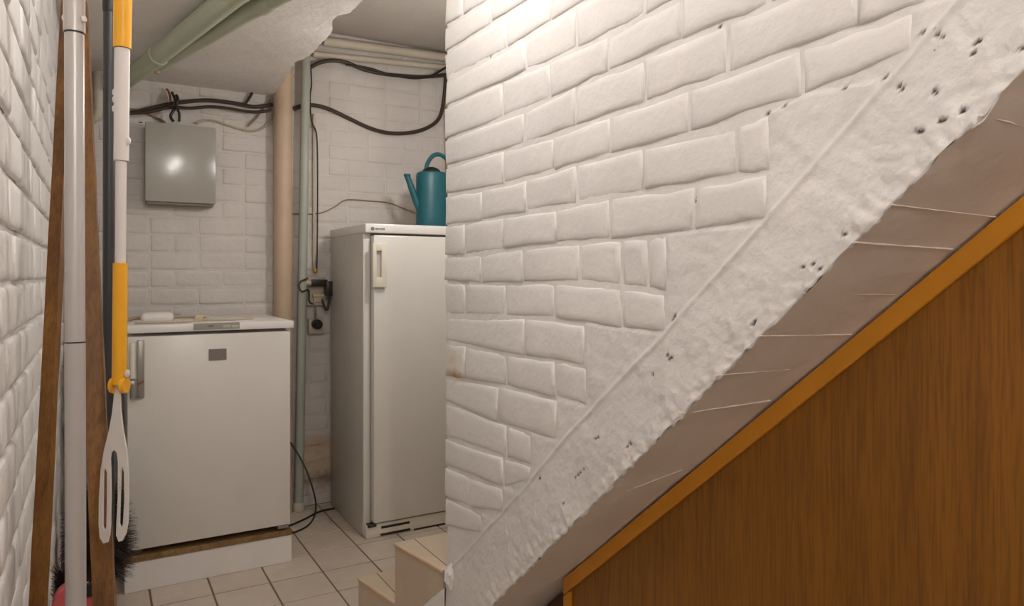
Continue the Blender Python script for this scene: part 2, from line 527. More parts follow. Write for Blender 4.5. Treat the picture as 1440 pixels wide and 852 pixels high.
o = mesh_obj('bricks', stuffV, stuffF, 'leftbrick', leftw, True); tag(o, kind='stuff')

# ---- painted brick wall beside the stair: courses and joints read off the photograph, put on the wall's plane
LINES = [
 [(635,31),(671,11),(690,0)],
 [(633,69.5),(651,58),(675,45),(692,31),(713,20.6),(735,7.5)],
 [(634,108),(656,101),(685,86),(711,69.5),(743,51),(769,34),(788,22.5),(812,7.5)],
 [(637,144.6),(694,118),(735,102),(767,90),(797,75),(860,46),(919,15),(950,0)],
 [(637,193),(662,185),(703,166),(735,157),(769,142),(803,122),(859,100),(902,83),(938,67),(956,57),(1009,38),(1037,26),(1065,13),(1100,2)],
 [(637,232),(656,226),(690,215),(737,203),(756,200),(778,191),(807,179),(850,164),(904,144),(938,137),(953,131),(990,117),(1028,102),(1080,85),(1132,64.6),(1204,38.7),(1235,28),(1284,13)],
 [(636,272),(684,266),(735,253),(777,240.5),(816,230),(857,218),(902,208),(915,202),(941,196),(971,187),(1009,182),(1047,173),(1080,158),(1106,148),(1129,134),(1186,124),(1281,102)],
 [(634,316.6),(675,311),(705,305),(743,298),(777,294),(807,287.5),(840,280),(896,270.6),(923,266),(971,262),(1009,253),(1037,246),(1084,243)],
 [(630,360.8),(666,359),(698,353),(739,347.6),(782,342),(860,337.5),(935,330.7),(968,325.7),(1040,319)],
 [(628,396.5),(675,400),(694,396.5),(720,400),(780,396.5),(807,396.5),(862,403),(935,411)],
 [(630,445),(675,444.4),(731,447),(778,449),(860,461),(932,470)],
 [(630,482),(656,486.7),(690,492),(713,499),(761,506),(788,507),(822,516)],
 [(628,531),(656,534.6),(679,540),(713,544),(750,553),(807,568)],
 [(628,567.5),(658,577),(703,595.7),(720,598),(746,609)],
 [(626,616.4),(656,624),(688,635),(707,642.7),(746,656)],
 [(626,656),(675,678),(720,690)],
 [(626,700),(677,723)],
 [(627,741),(660,756)]]
JOINTS = [[690, 790], [711, 775, 860], [738, 810, 907, 1000], [706, 773, 854, 957, 1080], [737, 808, 906, 1024, 1206, 1300],
 [707, 777, 857, 969, 1126, 1284], [677, 739, 809, 904, 1036, 1082], [653, 707, 781, 857, 974, 1078],
 [676, 735, 813, 873, 909, 937], [653, 710, 778, 873, 934], [737, 822], [654, 711, 780, 824], [700, 782], [712, 746], [707, 745], [660, 706], [676]]
# in wall coordinates: p = distance from the free end towards the camera (p = YE - y), q = z
WL = [[(YE - (w := on_X(u, v, XW)).y, w.z) for u, v in l] for l in LINES]
for l in WL: l.sort()
YW0 = YF                                                # the wall runs on past the camera
wallp = []                                              # (quad) bricks
ends = []
rb = random.Random(3)
def line_z(i, p):
    l = WL[i]
    if p > l[-1][0]:                                    # run on level beyond the last point read
        return l[-1][1] + .01 * (p - l[-1][0])
    if p < l[0][0]: return l[0][1]
    return interp(l, p)
bricks = []
G = .0034
for i, js in enumerate(JOINTS):
    P = [-.002] + [YE - on_X(u, 300, XW).y for u in js]
    top, bot = i, i + 1
    if i <= 4:                                          # courses that leave the picture: go on to the end of the wall
        while P[-1] < 3.6: P.append(P[-1] + (.205 if rb.random() < .75 else .105))
    ends.append(P[-1])
    for a, b in zip(P, P[1:]):
        g = G * rb.choice((.25, .35, .5, .8, 1.0))
        bricks.append([(a + (g if a > 0 else 0), line_z(bot, a) + G), (b - g, line_z(bot, b) + G), (b - g, line_z(top, b) - G), (a + (g if a > 0 else 0), line_z(top, a) - G)])
# courses above the picture
zt = WL[0][0][1]; k = 0
while zt < ZC - .04:
    h = min(.0825, ZC - zt)
    a = -.002; b = .205 if k % 2 else .105
    while a < 3.6:
        zo = lambda p: min(line_z(0, min(p, .6)) - WL[0][0][1], .03)
        bricks.append([(a + G, zt + G + zo(a)), (b - G, zt + G + zo(b)), (b - G, min(ZC - .003, zt + h - G + zo(b))), (a + G, min(ZC - .003, zt + h - G + zo(a)))])
        a = b; b += .205
    zt += h; k += 1

def course_end(p, z):
    for i in range(len(JOINTS)):
        if line_z(i + 1, p) <= z <= line_z(i, p): return ends[i]
    return 9.0 if z > line_z(0, p) else ends[-1]
PITS_PX = [(1010, 37), (1297, 46), (1318, 48), (1325, 52), (1370, 62), (1368, 75), (1376, 58), (1436, 67), (1186, 124), (1242, 110), (1102, 150), (1078, 160), (1313, 128), (1317, 130), (1268, 126), (1264, 122), (1320, 170), (1327, 169), (1350, 157), (1353, 156), (1290, 185), (1294, 185), (1002, 241), (978, 277), (975, 283), (938, 500), (944, 503), (940, 506), (945, 450), (948, 445), (918, 527), (836, 617), (840, 615), (815, 665), (812, 668), (820, 660), (808, 672), (791, 708), (758, 673), (1142, 372), (1150, 378), (1128, 376), (1060, 452), (1058, 456), (880, 629), (884, 625), (688, 80), (767, 83), (784, 127), (693, 118), (658, 581), (668, 571), (681, 578), (863, 265), (1186, 330)]
PITS = [(YE - (w := on_X(u, v, XW)).y, w.z) for u, v in PITS_PX]
def pit_val(p, z):
    d = 9
    for a, b in PITS:
        if abs(p - a) < .012 and abs(z - b) < .012:
            d = min(d, math.hypot((p - a) * .75, z - b) * (1 + .7 * noise.noise(Vector((p * 260, z * 260, a * 50)))))
    return max(0.0, 1 - d / .0030)
def height(p, z):
    y = YE - p
    band = z - ridge(y)                                 # below 0: stringer band
    n1 = noise.noise(Vector((p * 16, z * 16, 1.3))); n2 = noise.noise(Vector((p * 45, z * 45, 4.1))); n3 = noise.noise(Vector((p * 110, z * 110, 2.7)))
    mort = -.0036 + .0018 * n1 + .0008 * n2
    plast = -.0010 + .0022 * n1 + .0010 * n2 + .0004 * n3
    if band < 0:
        e = max(0.0, 1 - (z - soff(y)) / .07)            # the arris is rougher and broken
        h = -.0010 + .0020 * n1 + .0010 * n2 + .0005 * n3 + e * (.0032 * n2 + .0018 * n3 - .001)
    else:
        t = min(1, max(0, (p - course_end(p, z) + .006) / .012))
        h = mort * (1 - t) + plast * t
    dr = abs(z - ridge(y)) * .75
    if p > 0: h += .0042 * math.exp(-(dr / .0045) ** 2) * (.6 + .6 * noise.noise(Vector((p * 9, 0, 8))))
    h -= .006 * pit_val(p, z)
    return h

def wall_grid(p0, p1, nz_lo, nz_hi, sp, zfun_lo, zfun_hi):
    V, F, A = [], [], []
    n = int((p1 - p0) / sp) + 1; m = nz_hi
    for i in range(n + 1):
        p = p0 + (p1 - p0) * i / n
        a, b = zfun_lo(p), zfun_hi(p)
        for j in range(m + 1):
            z = a + (b - a) * j / m
            V.append((XW - height(p, z), YE - p, z)); A.append(pit_val(p, z))
    for i in range(n):
        for j in range(m):
            q = i * (m + 1) + j
            F.append((q, q + 1, q + m + 2, q + m + 1))
    return V, F, A
def attr_mesh(name, V, F, A, material, parent=None):
    o = mesh_obj(name, V, F, material, parent, True)
    at_ = o.data.attributes.new('pit', 'FLOAT', 'POINT'); at_.data.foreach_set('value', [min(1, a * 1.6) for a in A])
    return o
PMAX = YE - .25
V, F, A = wall_grid(0.006, PMAX, 0, 440, .0036, lambda p: max(0, ridge(YE - p)), lambda p: 2.02)
stairw = attr_mesh('wall_stair', V, F, A, 'mortar')
tag(stairw, kind='structure', label='white painted brick wall above the sloping stair')
# its core: free end, back, top part and the run past the camera
core = prism('core', [(YE - .008, ridge(YE)), (YE - .008, ZC), (-.69, ZC), (.26, ridge(.26))], 0, XW + .012, XW + .10, 'mortar')
core.parent = stairw
up = mesh_obj('upper_face', [(XW + .006, YE - .006, 2.02), (XW + .006, YE - PMAX, 2.02), (XW + .006, YE - PMAX, soff(YE - PMAX)), (XW + .006, -.83, ZC), (XW + .006, YE - .006, ZC)], [(0, 1, 2, 3, 4)], 'mortar', stairw)
nb = 0; extraV, extraF = [], []
for q in bricks:
    # cut away what dips under the ridge
    p_mid = (q[0][0] + q[1][0]) / 2; z_mid = (q[0][1] + q[2][1]) / 2
    if z_mid < ridge(YE - p_mid) + .004: continue
    if q[1][0] - q[0][0] < .012: continue
    for c in (0, 1):
        zr = ridge(YE - q[c][0]) + .006
        if q[c][1] < zr: q[c] = (q[c][0], min(zr, q[3 - c][1] - .008))
    c0 = q[0][0] < .002
    if c0:
        bulge = rb.uniform(.001, .006); q[0] = (q[0][0] - bulge, q[0][1]); q[3] = (q[3][0] - bulge, q[3][1])
    V, F = brick_mesh_data(q, rb, .098 if c0 else .012, rb.uniform(-.0010, .0014), 1.3, (4, 2), 1.35)
    W = [(XW - n, YE - p, z) for p, z, n in V]
    cen = Vector((XW, YE - p_mid, z_mid))
    seen = p_mid < 1.5 and z_mid < 1.98
    if seen:
        mesh_obj('brick', W, F, 'brick', stairw, True, cen); nb += 1
    else:
        b0 = len(extraV); extraV.extend(W); extraF.extend([tuple(i + b0 for i in f) for f in F])
o = mesh_obj('bricks', extraV, extraF, 'brick', stairw, True); tag(o, kind='stuff')

# ---- staircase: stringer band, soffit, steps
stair = thing('staircase', (1.25, 2.30, 0), 'beige tiled staircase with rough white concrete stringer climbing behind the brick wall', 'staircase')
V, F, A = wall_grid(0.0, PMAX, 0, 80, .0030, lambda p: soff(YE - p), lambda p: ridge(YE - p))
# ragged lower arris
for i in range(0, len(V), 81):
    x, y, z = V[i]
    V[i] = (x + .004, y, z + .010 * noise.noise(Vector((y * 30, 3, 3))) + .006 * noise.noise(Vector((y * 85, 7, 3))))
s = attr_mesh('stringer', V, F, A, 'stringer'); place(s, stair); s['label'] = 'rough white concrete stringer with pitted edge'
# foot of the stringer beyond the wall's free end (turned slightly outwards like the steps)
kx = lambda y: XW - .165 * max(0, y - YE)
V, F = [], []
nf = 30
for i in range(nf + 1):
    y = YE - .002 + (2.232 - YE) * i / nf
    zt_ = max(.003, .335 - .8365 * (y - 1.787) + .004 * noise.noise(Vector((y * 40, 1, 1)))); zb_ = max(0.0, soff(y))
    if zb_ > zt_: zb_ = 0
    for j in range(9):
        z = zb_ + (zt_ - zb_) * j / 8
        V.append((kx(y) - .004 + .003 * noise.noise(Vector((y * 20, z * 20, 5))), y, z))
for i in range(nf):
    for j in range(8):
        q = i * 9 + j; F.append((q, q + 9, q + 10, q + 1))
b0 = len(V); nv = len(V)
for i in range(nf + 1):                                  # top lip so the foot has thickness
    x, y, z = V[i * 9 + 8]; V.append((x + .03, y, z))
for i in range(nf):
    F.append((i * 9 + 8, (i + 1) * 9 + 8, b0 + i + 1, b0 + i))
fo = mesh_obj('stringer_foot', V, F, 'stringer', None, True); place(fo, stair)
# broken lump of plaster at the wall end
lp = on_X(629, 812, XW - .01)
bm = bmesh.new(); bmesh.ops.create_icosphere(bm, subdivisions=3, radius=1)
for v in bm.verts:
    d = 1 + .35 * noise.noise(v.co * 2.2) ; v.co = Vector((lp.x + .012 + v.co.x * .018 * d, lp.y + v.co.y * .016 * d, lp.z + v.co.z * .034 * d))
place(bm_obj('plaster_lump', bm, 'stringer'), stair)
# soffit
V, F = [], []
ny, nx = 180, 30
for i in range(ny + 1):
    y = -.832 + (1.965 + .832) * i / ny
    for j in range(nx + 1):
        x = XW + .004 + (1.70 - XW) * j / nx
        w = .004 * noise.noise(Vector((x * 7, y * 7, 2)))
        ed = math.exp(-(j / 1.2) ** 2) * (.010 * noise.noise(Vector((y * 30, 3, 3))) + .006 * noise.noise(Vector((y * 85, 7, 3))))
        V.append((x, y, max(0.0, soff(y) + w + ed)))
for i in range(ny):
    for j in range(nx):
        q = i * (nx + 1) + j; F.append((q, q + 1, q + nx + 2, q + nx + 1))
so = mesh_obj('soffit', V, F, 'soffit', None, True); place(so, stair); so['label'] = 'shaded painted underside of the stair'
# seams left by the formwork boards across the soffit
for (a, b, r) in [((1377, 161), (1470, 184), .0028), ((1250, 287), (1400, 305), .0014), ((1197, 340), (1339, 350), .0026), ((1125, 412), (1260, 414), .0018), ((1065, 472), (1197, 470), .0018), ((1001, 528), (1110, 519), .0016), ((952, 582), (1083, 563), .0024), ((880, 690), (960, 660), .0016)]:
    def on_soff(u, v):
        r_ = ray(u, v); t = (SK - CH) / (r_[2] - SM * r_[1]); return Vector((r_[0] * t, r_[1] * t, CH + r_[2] * t))
    pa, pb = on_soff(*a), on_soff(*b)
    pa = pa + (pb - pa) * .02
    pts = [pa + (pb - pa) * t / 10 + Vector((0, rnd.uniform(-.001, .001), -.0004)) for t in range(11)]
    tube('seam', pts, r * .62, 'soffit', stair, 6)
# steps
def step(i, ya, yb, zt_):
    """ya: far nosing, yb: near end of the tread"""
    zb = lambda y: max(0.0, soff(y) + .012)
    x0a, x0b = (kx(ya), kx(yb)) if i < 2 else (XW + .11, XW + .11)
    poly_ = [(x0a, ya), (1.70, ya), (1.70, yb), (x0b, yb)]
    bm = bmesh.new()
    lo = [bm.verts.new((x, y, zb(y))) for x, y in poly_]; hi = [bm.verts.new((x, y, zt_ - .012)) for x, y in poly_]
    bm.faces.new(lo); bm.faces.new(list(reversed(hi)))
    for k in range(4): bm.faces.new((lo[k], hi[k], hi[(k + 1) % 4], lo[(k + 1) % 4]))
    r = place(bm_obj('riser', bm, 'steptile'), stair)
    bm = bmesh.new()
    ov = .004
    P2 = [(x0a - ov, ya + ov), (1.70, ya + ov), (1.70, yb), (x0b - ov, yb)]
    lo = [bm.verts.new((x, y, zt_ - .012)) for x, y in P2]; hi = [bm.verts.new((x, y, zt_)) for x, y in P2]
    bm.faces.new(lo); bm.faces.new(list(reversed(hi)))
    for k in range(4): bm.faces.new((lo[k], hi[k], hi[(k + 1) % 4], lo[(k + 1) % 4]))
    t = place(bm_obj('tread', bm, 'steptile', None, .003), stair)
    if i < 2:
        a = Vector((x0a - ov + .004, ya, zt_ - .0045)); b = Vector((x0b - ov + .004, yb + .004, zt_ - .0045))
        tube('edge_trim', [a, b], .0055, 'nosing', stair, 8)
        # joint between the two tiles of the tread
        xm = x0a + .062
        box('tile_joint', (xm, yb, zt_ - .001), (xm + .003, ya, zt_ + .0004), 'grout', stair)
step(0, 2.305, 2.07, .186)
step(1, 2.07, 1.81, .370)
y = 1.81; zz = .370
for i in range(2, 11):
    zz += .2027
    if zz > 2.2: break
    step(i, y, y - .23, zz); y -= .23

# ---- oak panel closing the cupboard under the stair
pA = Vector((1.010, 1.462, 0)); pB = Vector((1.142, -.02, 0))
pdir = (pB - pA).normalized(); pn = Vector((-pdir.y, pdir.x, 0))
if pn.x > 0: pn = -pn
panel = thing('cupboard_front', (pA.x, pA.y, 0), 'varnished oak panel with lighter sloping trim closing the space under the stair', 'panel')
def pz(t, off=.005):                                     # height of the soffit above the panel, t along the panel
    p = pA + pdir * t; return soff(p.y) - off
def slab_poly(name, pts, d0, d1, material):
    """pts (t, z) outline in the panel's plane; d0..d1 along its normal"""
    bm = bmesh.new()
    a = [bm.verts.new(pA + pdir * t + pn * d0 + Vector((0, 0, z))) for t, z in pts]; b = [bm.verts.new(pA + pdir * t + pn * d1 + Vector((0, 0, z))) for t, z in pts]
    n = len(pts); bm.faces.new(a); bm.faces.new(list(reversed(b)))
    for i in range(n): bm.faces.new((a[i], b[i], b[(i + 1) % n], a[(i + 1) % n]))
    return place(bm_obj(name, bm, material, None, .0015, 1), panel)
TL = (pB - pA).length
slab_poly('board', [(.012, 0), (TL, 0), (TL, pz(TL) - .012), (.012, pz(.012) - .012)], -.018, 0, 'panel')
slab_poly('sloping_trim', [(0, pz(0) - .040), (TL, pz(TL) - .040), (TL, pz(TL)), (0, pz(0))], 0, .012, 'trim')
slab_poly('side_trim', [(0, 0), (.020, 0), (.020, pz(.02) - .043), (0, pz(0) - .043)], -.018, .012, 'trim')
dw = mesh_obj('inner_board', [(1.06, 1.49, 0), (1.06, 1.93, 0), (1.06, 1.93, .02), (1.06, 1.49, soff(1.49) - .006), (1.08, 1.49, 0), (1.08, 1.93, 0), (1.08, 1.93, .02), (1.08, 1.49, soff(1.49) - .006)], [(0, 1, 2, 3), (7, 6, 5, 4), (0, 3, 7, 4), (3, 2, 6, 7), (2, 1, 5, 6)], 'darkwood')
place(dw, panel); dw['label'] = 'dark red-brown board beside the panel'

# ================================================================== LAMPS
def lamp(name, pos, strength, label):
    t = thing(name, (pos[0], pos[1], ZC), label, 'lamp')
    m, nt, b = mat('lit_bulb')
    b.inputs['Base Color'].default_value = (1, .95, .88, 1)
    b.inputs['Emission Color'].default_value = (1.0, .965, .93, 1)
    b.inputs['Emission Strength'].default_value = strength
    M['lit_' + name + str(pos)] = m
    lathe('rose', [(.02, -.03), (.045, -.02), (.05, 0)], (pos[0], pos[1], ZC), 'whiteplast', t)
    tube('cord', [(pos[0], pos[1], ZC - .02), (pos[0], pos[1], pos[2] + .12)], .004, 'whiteplast', t)
    lathe('holder', [(.022, .06), (.024, .09), (.020, .12), (.008, .13)], pos, 'whiteplast', t)
    lathe('bulb', [(.004, -.055), (.03, -.047), (.048, -.028), (.055, 0), (.048, .028), (.034, .046), (.022, .062)], pos, 'lit_' + name + str(pos), t)
lamp('pendant_or_fill_lamp', BULB_POS, BULB_STRENGTH, 'bare bulb hanging by the painted brick wall at the foot of the stair')
lamp('pendant_or_fill_lamp', FILL3_POS, FILL3_STRENGTH, 'added fill bulb, out of sight behind the painted brick wall above the first stair steps')  # added, unseen: brightens the back area and the slab's underside
lamp('pendant_or_fill_lamp', FILL2_POS, FILL2_STRENGTH, 'added fill bulb, out of view in the passage under the stair')  # added fill behind the camera for the stair wall and oak panel

# ================================================================== OBJECTS
# ---- short refrigerator on its plinth
FX0, FX1, FY = .096, .694, 3.02
pl = thing('plinth', (.39, 3.2, 0), 'low white board plinth with raw brown edge under the short refrigerator', 'plinth')
box('body', (.087, 3.025, .0), (.700, 3.60, .112), 'lid', pl, .002, 1)
box('top_board', (.087, 3.022, .1125), (.700, 3.60, .134), 'chip', pl, .001, 1)
fr = thing('short_refrigerator', (.395, 3.3, .134), 'short white refrigerator with grey nameplate standing on the low plinth', 'refrigerator')
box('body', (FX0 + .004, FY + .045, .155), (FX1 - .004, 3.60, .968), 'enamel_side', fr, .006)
box('door', (FX0, FY, .158), (FX1, FY + .042, .962), 'enamel', fr, .006)
box('worktop', (FX0 - .008, FY - .008, .974), (FX1 + .012, 3.62, 1.004), 'lid', fr, .004)
a, b = on_Y(272, 455, FY - .009), on_Y(337, 462, FY - .009)
strip = box('control_strip', (a.x, FY - .0095, b.z), (b.x, FY - .007, a.z), 'strip', fr, .0006, 1)
for u0, u1, mt in ((274, 292, 'metalgrey'), (293, 300, 'greyplate'), (303, 312, 'metalgrey'), (314, 324, 'greenpipe'), (326, 335, 'greenpipe')):
    c0, c1 = on_Y(u0, 457, FY - .0095), on_Y(u1, 460, FY - .0095)
    box('marking', (c0.x, FY - .0103, c1.z), (c1.x, FY - .009, c0.z), mt, fr)
a, b = on_Y(293.5, 491, FY), on_Y(318.5, 505.5, FY)
box('nameplate', (a.x, FY - .0025, b.z), (b.x, FY + .001, a.z), 'greyplate', fr, .0006, 1)
a, b = on_Y(184, 479, FY - .01), on_Y(203, 559, FY - .01)
hd = thing('handle', fr.location, None, None); hd.parent = fr; hd.matrix_parent_inverse = Matrix.Translation(-Vector(fr.location))
box('bracket', (a.x + .020, FY - .014, b.z), (b.x, FY + .002, a.z), 'metalgrey', hd, .003)
tube('grip', [on_Y(186, 482, FY - .03), on_Y(186, 532, FY - .03)], .009, 'fridgeplast', hd, 10)
tube('lower_grip', [on_Y(188, 534, FY - .022), on_Y(188, 560, FY - .018)], .012, 'metalgrey', hd, 10)
lathe('screw', [(.006, -.006), (.009, 0), (.006, .006)], on_Y(186, 538, FY - .034), 'lid', hd, 10)
tube('cord_end', [on_Y(193, 541, FY - .02), on_Y(202, 536, FY - .016)], .003, 'redwire', hd, 6)
for x in (FX0 + .04, FX1 - .035):
    lathe('foot', [(.016, 0), (.016, .012), (.009, .014), (.009, .026)], (x, FY + .06, .134), 'strip', fr, 12)
    lathe('foot', [(.016, 0), (.016, .012), (.009, .014), (.009, .026)], (x, 3.54, .134), 'strip', fr, 12)
box('hinge', (FX1 - .05, FY + .004, .143), (FX1 - .008, FY + .05, .157), 'metalgrey', fr, .002, 1)

# ---- things on the short refrigerator
ZT = 1.004
def on_top(u, v, z=ZT): return on_z(u, v, z)
p = on_Y(220, 447, 3.18); px = p.x
ad = thing('power_adapter', (px, 3.18, ZT), 'white rounded adapter with brown lead ends lying on the short refrigerator', 'adapter')
bm = bmesh.new(); bm_box(bm, (px - .058, 3.145, ZT), (px + .062, 3.215, ZT + .040))
place(bm_obj('case', bm, 'whiteplast', None, .016, 4), ad)
tube('lead', [(px - .055, 3.18, ZT + .018), (px - .075, 3.175, ZT + .020), (px - .10, 3.17, ZT + .014), (px - .115, 3.16, ZT + .006)], .006, 'cablet', ad, 8, 4)
for dy in (-.012, .012):
    tube('pin', [(px + .058, 3.18 + dy, ZT + .030), (px + .088, 3.18 + dy, ZT + .032)], .004, 'metalgrey', ad, 8)
box('socket_end', (px + .058, 3.150, ZT), (px + .088, 3.19, ZT + .012), 'beige', ad, .003)
co = tube('loose_cable', [(px - .09, 3.30, ZT + .006), (px - .06, 3.40, ZT + .006), (px + .05, 3.45, ZT + .006), (px + .15, 3.42, ZT + .006), (px + .20, 3.33, ZT + .006), (px + .17, 3.20, ZT + .006), (px + .10, 3.10, ZT + .006), (px, 3.07, ZT + .006), (px - .08, 3.09, ZT + .006), (px - .10, 3.17, ZT + .0185)][:9], .005, 'cablec', None, 8, 6)
tag(co, 'thin cream cable looped around the adapter on the short refrigerator', 'cable')
q = on_Y(279, 446, 3.15)
wd = thing('plug', (q.x, 3.15, ZT), 'small beige wedge plug on the short refrigerator beside the adapter', 'plug')
prism('body', [(q.x - .020, ZT), (q.x + .006, ZT), (q.x + .022, ZT + .026), (q.x - .014, ZT + .030)], 1, 3.13, 3.16, 'beige', wd, .003)
tube('lead', [(q.x + .005, 3.145, ZT + .006), (q.x + .06, 3.15, ZT + .006), (q.x + .14, 3.16, ZT + .005), (q.x + .22, 3.19, ZT + .005)], .0045, 'cablec', wd, 8, 5)

# ---- tall refrigerator
TX0, TX1, TY = 1.045, 1.640, 3.10
tf = thing('tall_refrigerator', (1.34, 3.38, 0), 'tall white refrigerator with recessed grip carrying the watering can', 'refrigerator')
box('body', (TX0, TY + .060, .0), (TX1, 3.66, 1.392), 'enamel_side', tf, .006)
box('side_edge', (TX0, TY + .035, .012), (TX0 + .034, TY + .0605, 1.392), 'enamel', tf, .004)
box('door', (TX0 + .034, TY - .008, .068), (TX1, TY + .050, 1.376), 'enamel', tf, .008)
box('gasket', (TX0 + .030, TY + .030, .078), (TX1 - .006, TY + .062, 1.366), 'strip', tf)
box('top_panel', (TX0 - .004, TY - .004, 1.386), (TX1 + .004, 3.66, 1.428), 'lid', tf, .006)
bm = bmesh.new(); bm_box(bm, (TX0 + .004, TY + .004, .0), (TX1, TY + .06, .062))
place(bm_obj('base_grille', bm, 'fridgeplast', None, .004), tf)
for (u0, v0, u1, v1) in ((536, 741, 576, 735), (535, 751, 577, 745), (582, 743, 660, 732)):
    a, b = on_Y(u0, v0, TY + .004), on_Y(u1, v1, TY + .004)
    zc = (a.z + b.z) / 2
    box('vent_slot', (a.x, TY + .0030, zc - .0055), (b.x, TY + .006, zc + .0055), 'darkgap', tf)
box('bottom_hinge', (TX0 + .008, TY - .004, .052), (TX0 + .05, TY + .03, .066), 'dark', tf, .003, 1)
# grip: frame of four bars round a recess
a, b = on_Y(524.5, 342, TY - .03), on_Y(544, 404, TY - .03)
gp = thing('grip', tf.location, None, None); gp.parent = tf; gp.matrix_parent_inverse = Matrix.Translation(-Vector(tf.location))
x0, x1, z1, z0_ = a.x, b.x, a.z, b.z
yf0, yf1 = TY - .030, TY - .006
box('grip_stile', (x0, yf0, z0_), (x0 + .018, yf1, z1), 'fridgeplast', gp, .003)
box('grip_stile', (x1 - .024, yf0, z0_), (x1, yf1, z1), 'fridgeplast', gp, .003)
box('grip_rail', (x0 + .014, yf0, z1 - .034), (x1 - .02, yf1, z1), 'fridgeplast', gp, .003)
box('grip_rail', (x0 + .014, yf0, z0_), (x1 - .02, yf1, z0_ + .046), 'fridgeplast', gp, .003)
box('grip_recess', (x0 + .014, yf1 - .006, z0_ + .04), (x1 - .02, yf1, z1 - .03), 'enamel_side', gp)
# small dark emblem and lettering on the top panel, too small to read
a = on_Y(524, 321.5, TY - .004)
bm = bmesh.new(); bmesh.ops.create_cone(bm, cap_ends=True, segments=16, radius1=.0085, radius2=.0085, depth=.0012)
bmesh.ops.rotate(bm, verts=bm.verts, matrix=Matrix.Rotation(PI / 2, 3, 'X')); bmesh.ops.translate(bm, verts=bm.verts, vec=(a.x, TY - .0042, a.z))
place(bm_obj('emblem', bm, 'greyplate'), tf)
for k, wd_ in enumerate((.0075, .0070, .0070, .0080, .0070)):
    xk = a.x + .0125 + k * .0095
    box('lettering', (xk, TY - .0047, a.z - .0045), (xk + wd_, TY - .0036, a.z + .0040), 'greyplate', tf)

# ---- watering can
WZ = 1.428
wa, wb = on_Y(586, 300, 3.34), on_Y(629, 300, 3.34)
wx = (wa.x + wb.x) / 2; wr = (wb.x - wa.x) / 2
wc = thing('watering_can', (wx, 3.34, WZ), 'teal plastic watering can standing on top of the tall refrigerator', 'watering can')
lathe('foot_ring', [(wr * .92, 0), (wr * .94, .008)], (wx, 3.34, WZ), 'beige', wc, 28, 1, .8)
lathe('body', [(wr * .96, .008), (wr * .99, .014), (wr, .06), (wr, .12), (wr * 1.0, .20), (wr * .99, .268), (wr * .96, .282), (wr * .80, .290), (wr * .78, .286)], (wx, 3.34, WZ), 'teal', wc, 32, 1, .8)
bm = bmesh.new()
for k in range(2): pass
bm_tube(bm, spline([(wx - wr * .55, 3.34, WZ + .286), (wx - wr * .30, 3.34, WZ + .318), (wx + wr * .05, 3.34, WZ + .324), (wx + wr * .45, 3.34, WZ + .298), (wx + wr * .6, 3.34, WZ + .286)], 5), .012, 8)
bm.free()
# black dome on the opening, its colour stands for the shade inside
bm = bmesh.new(); bmesh.ops.create_uvsphere(bm, u_segments=24, v_segments=10, radius=1)
bmesh.ops.delete(bm, geom=[v for v in bm.verts if v.co.z < -.05], context='VERTS')
for v in bm.verts: v.co = Vector((wx - wr * .05 + v.co.x * wr * .62, 3.34 + v.co.y * wr * .55, WZ + .282 + v.co.z * .036))
place(bm_obj('black_filler_opening', bm, 'dark'), wc)
tube('handle', [(wx - wr * .42, 3.34, WZ + .284), (wx - wr * .30, 3.34, WZ + .335), (wx + wr * .10, 3.34, WZ + .378), (wx + wr * .62, 3.34, WZ + .382), (wx + wr * 1.12, 3.34, WZ + .345), (wx + wr * 1.30, 3.34, WZ + .27), (wx + wr * 1.12, 3.34, WZ + .16), (wx + wr * .92, 3.34, WZ + .11)], .011, 'teal', wc, 10, 6)
sa, sb, sc_ = on_Y(589, 292, 3.34), on_Y(580, 268, 3.34), on_Y(572.5, 247, 3.34)
bm = bmesh.new(); bm_tube(bm, spline([(sa.x + .03, 3.34, sa.z - .05), (sa.x, 3.34, sa.z), (sb.x, 3.34, sb.z), (sc_.x, 3.34, sc_.z)], 5), [.020] * 4 + [.018] * 4 + [.0165] * 4 + [.015] * 4, 12)
place(bm_obj('spout', bm, 'teal'), wc)
lathe('spout_lip', [(.015, -.006), (.018, 0), (.016, .008)], (sc_.x, 3.34, sc_.z), 'teal', wc, 12)

# ---- fuse box on the back wall
BY = 3.63
a, b = on_Y(204, 171, BY), on_Y(303, 289, BY)
fb = thing('fuse_box', ((a.x + b.x) / 2, YB, b.z), 'grey steel fuse box on the back wall above the short refrigerator', 'fuse box')
box('case', (a.x + .006, BY + .008, b.z - .004), (b.x - .006, YB, a.z - .004), 'boxside', fb, .003)
box('door', (a.x, BY - .012, b.z + .006), (b.x, BY + .008, a.z), 'boxgrey', fb, .004)
lathe('screw', [(.007, -.002), (.007, .002)], on_Y(198, 172, YB - .008), 'redwire', fb, 8)

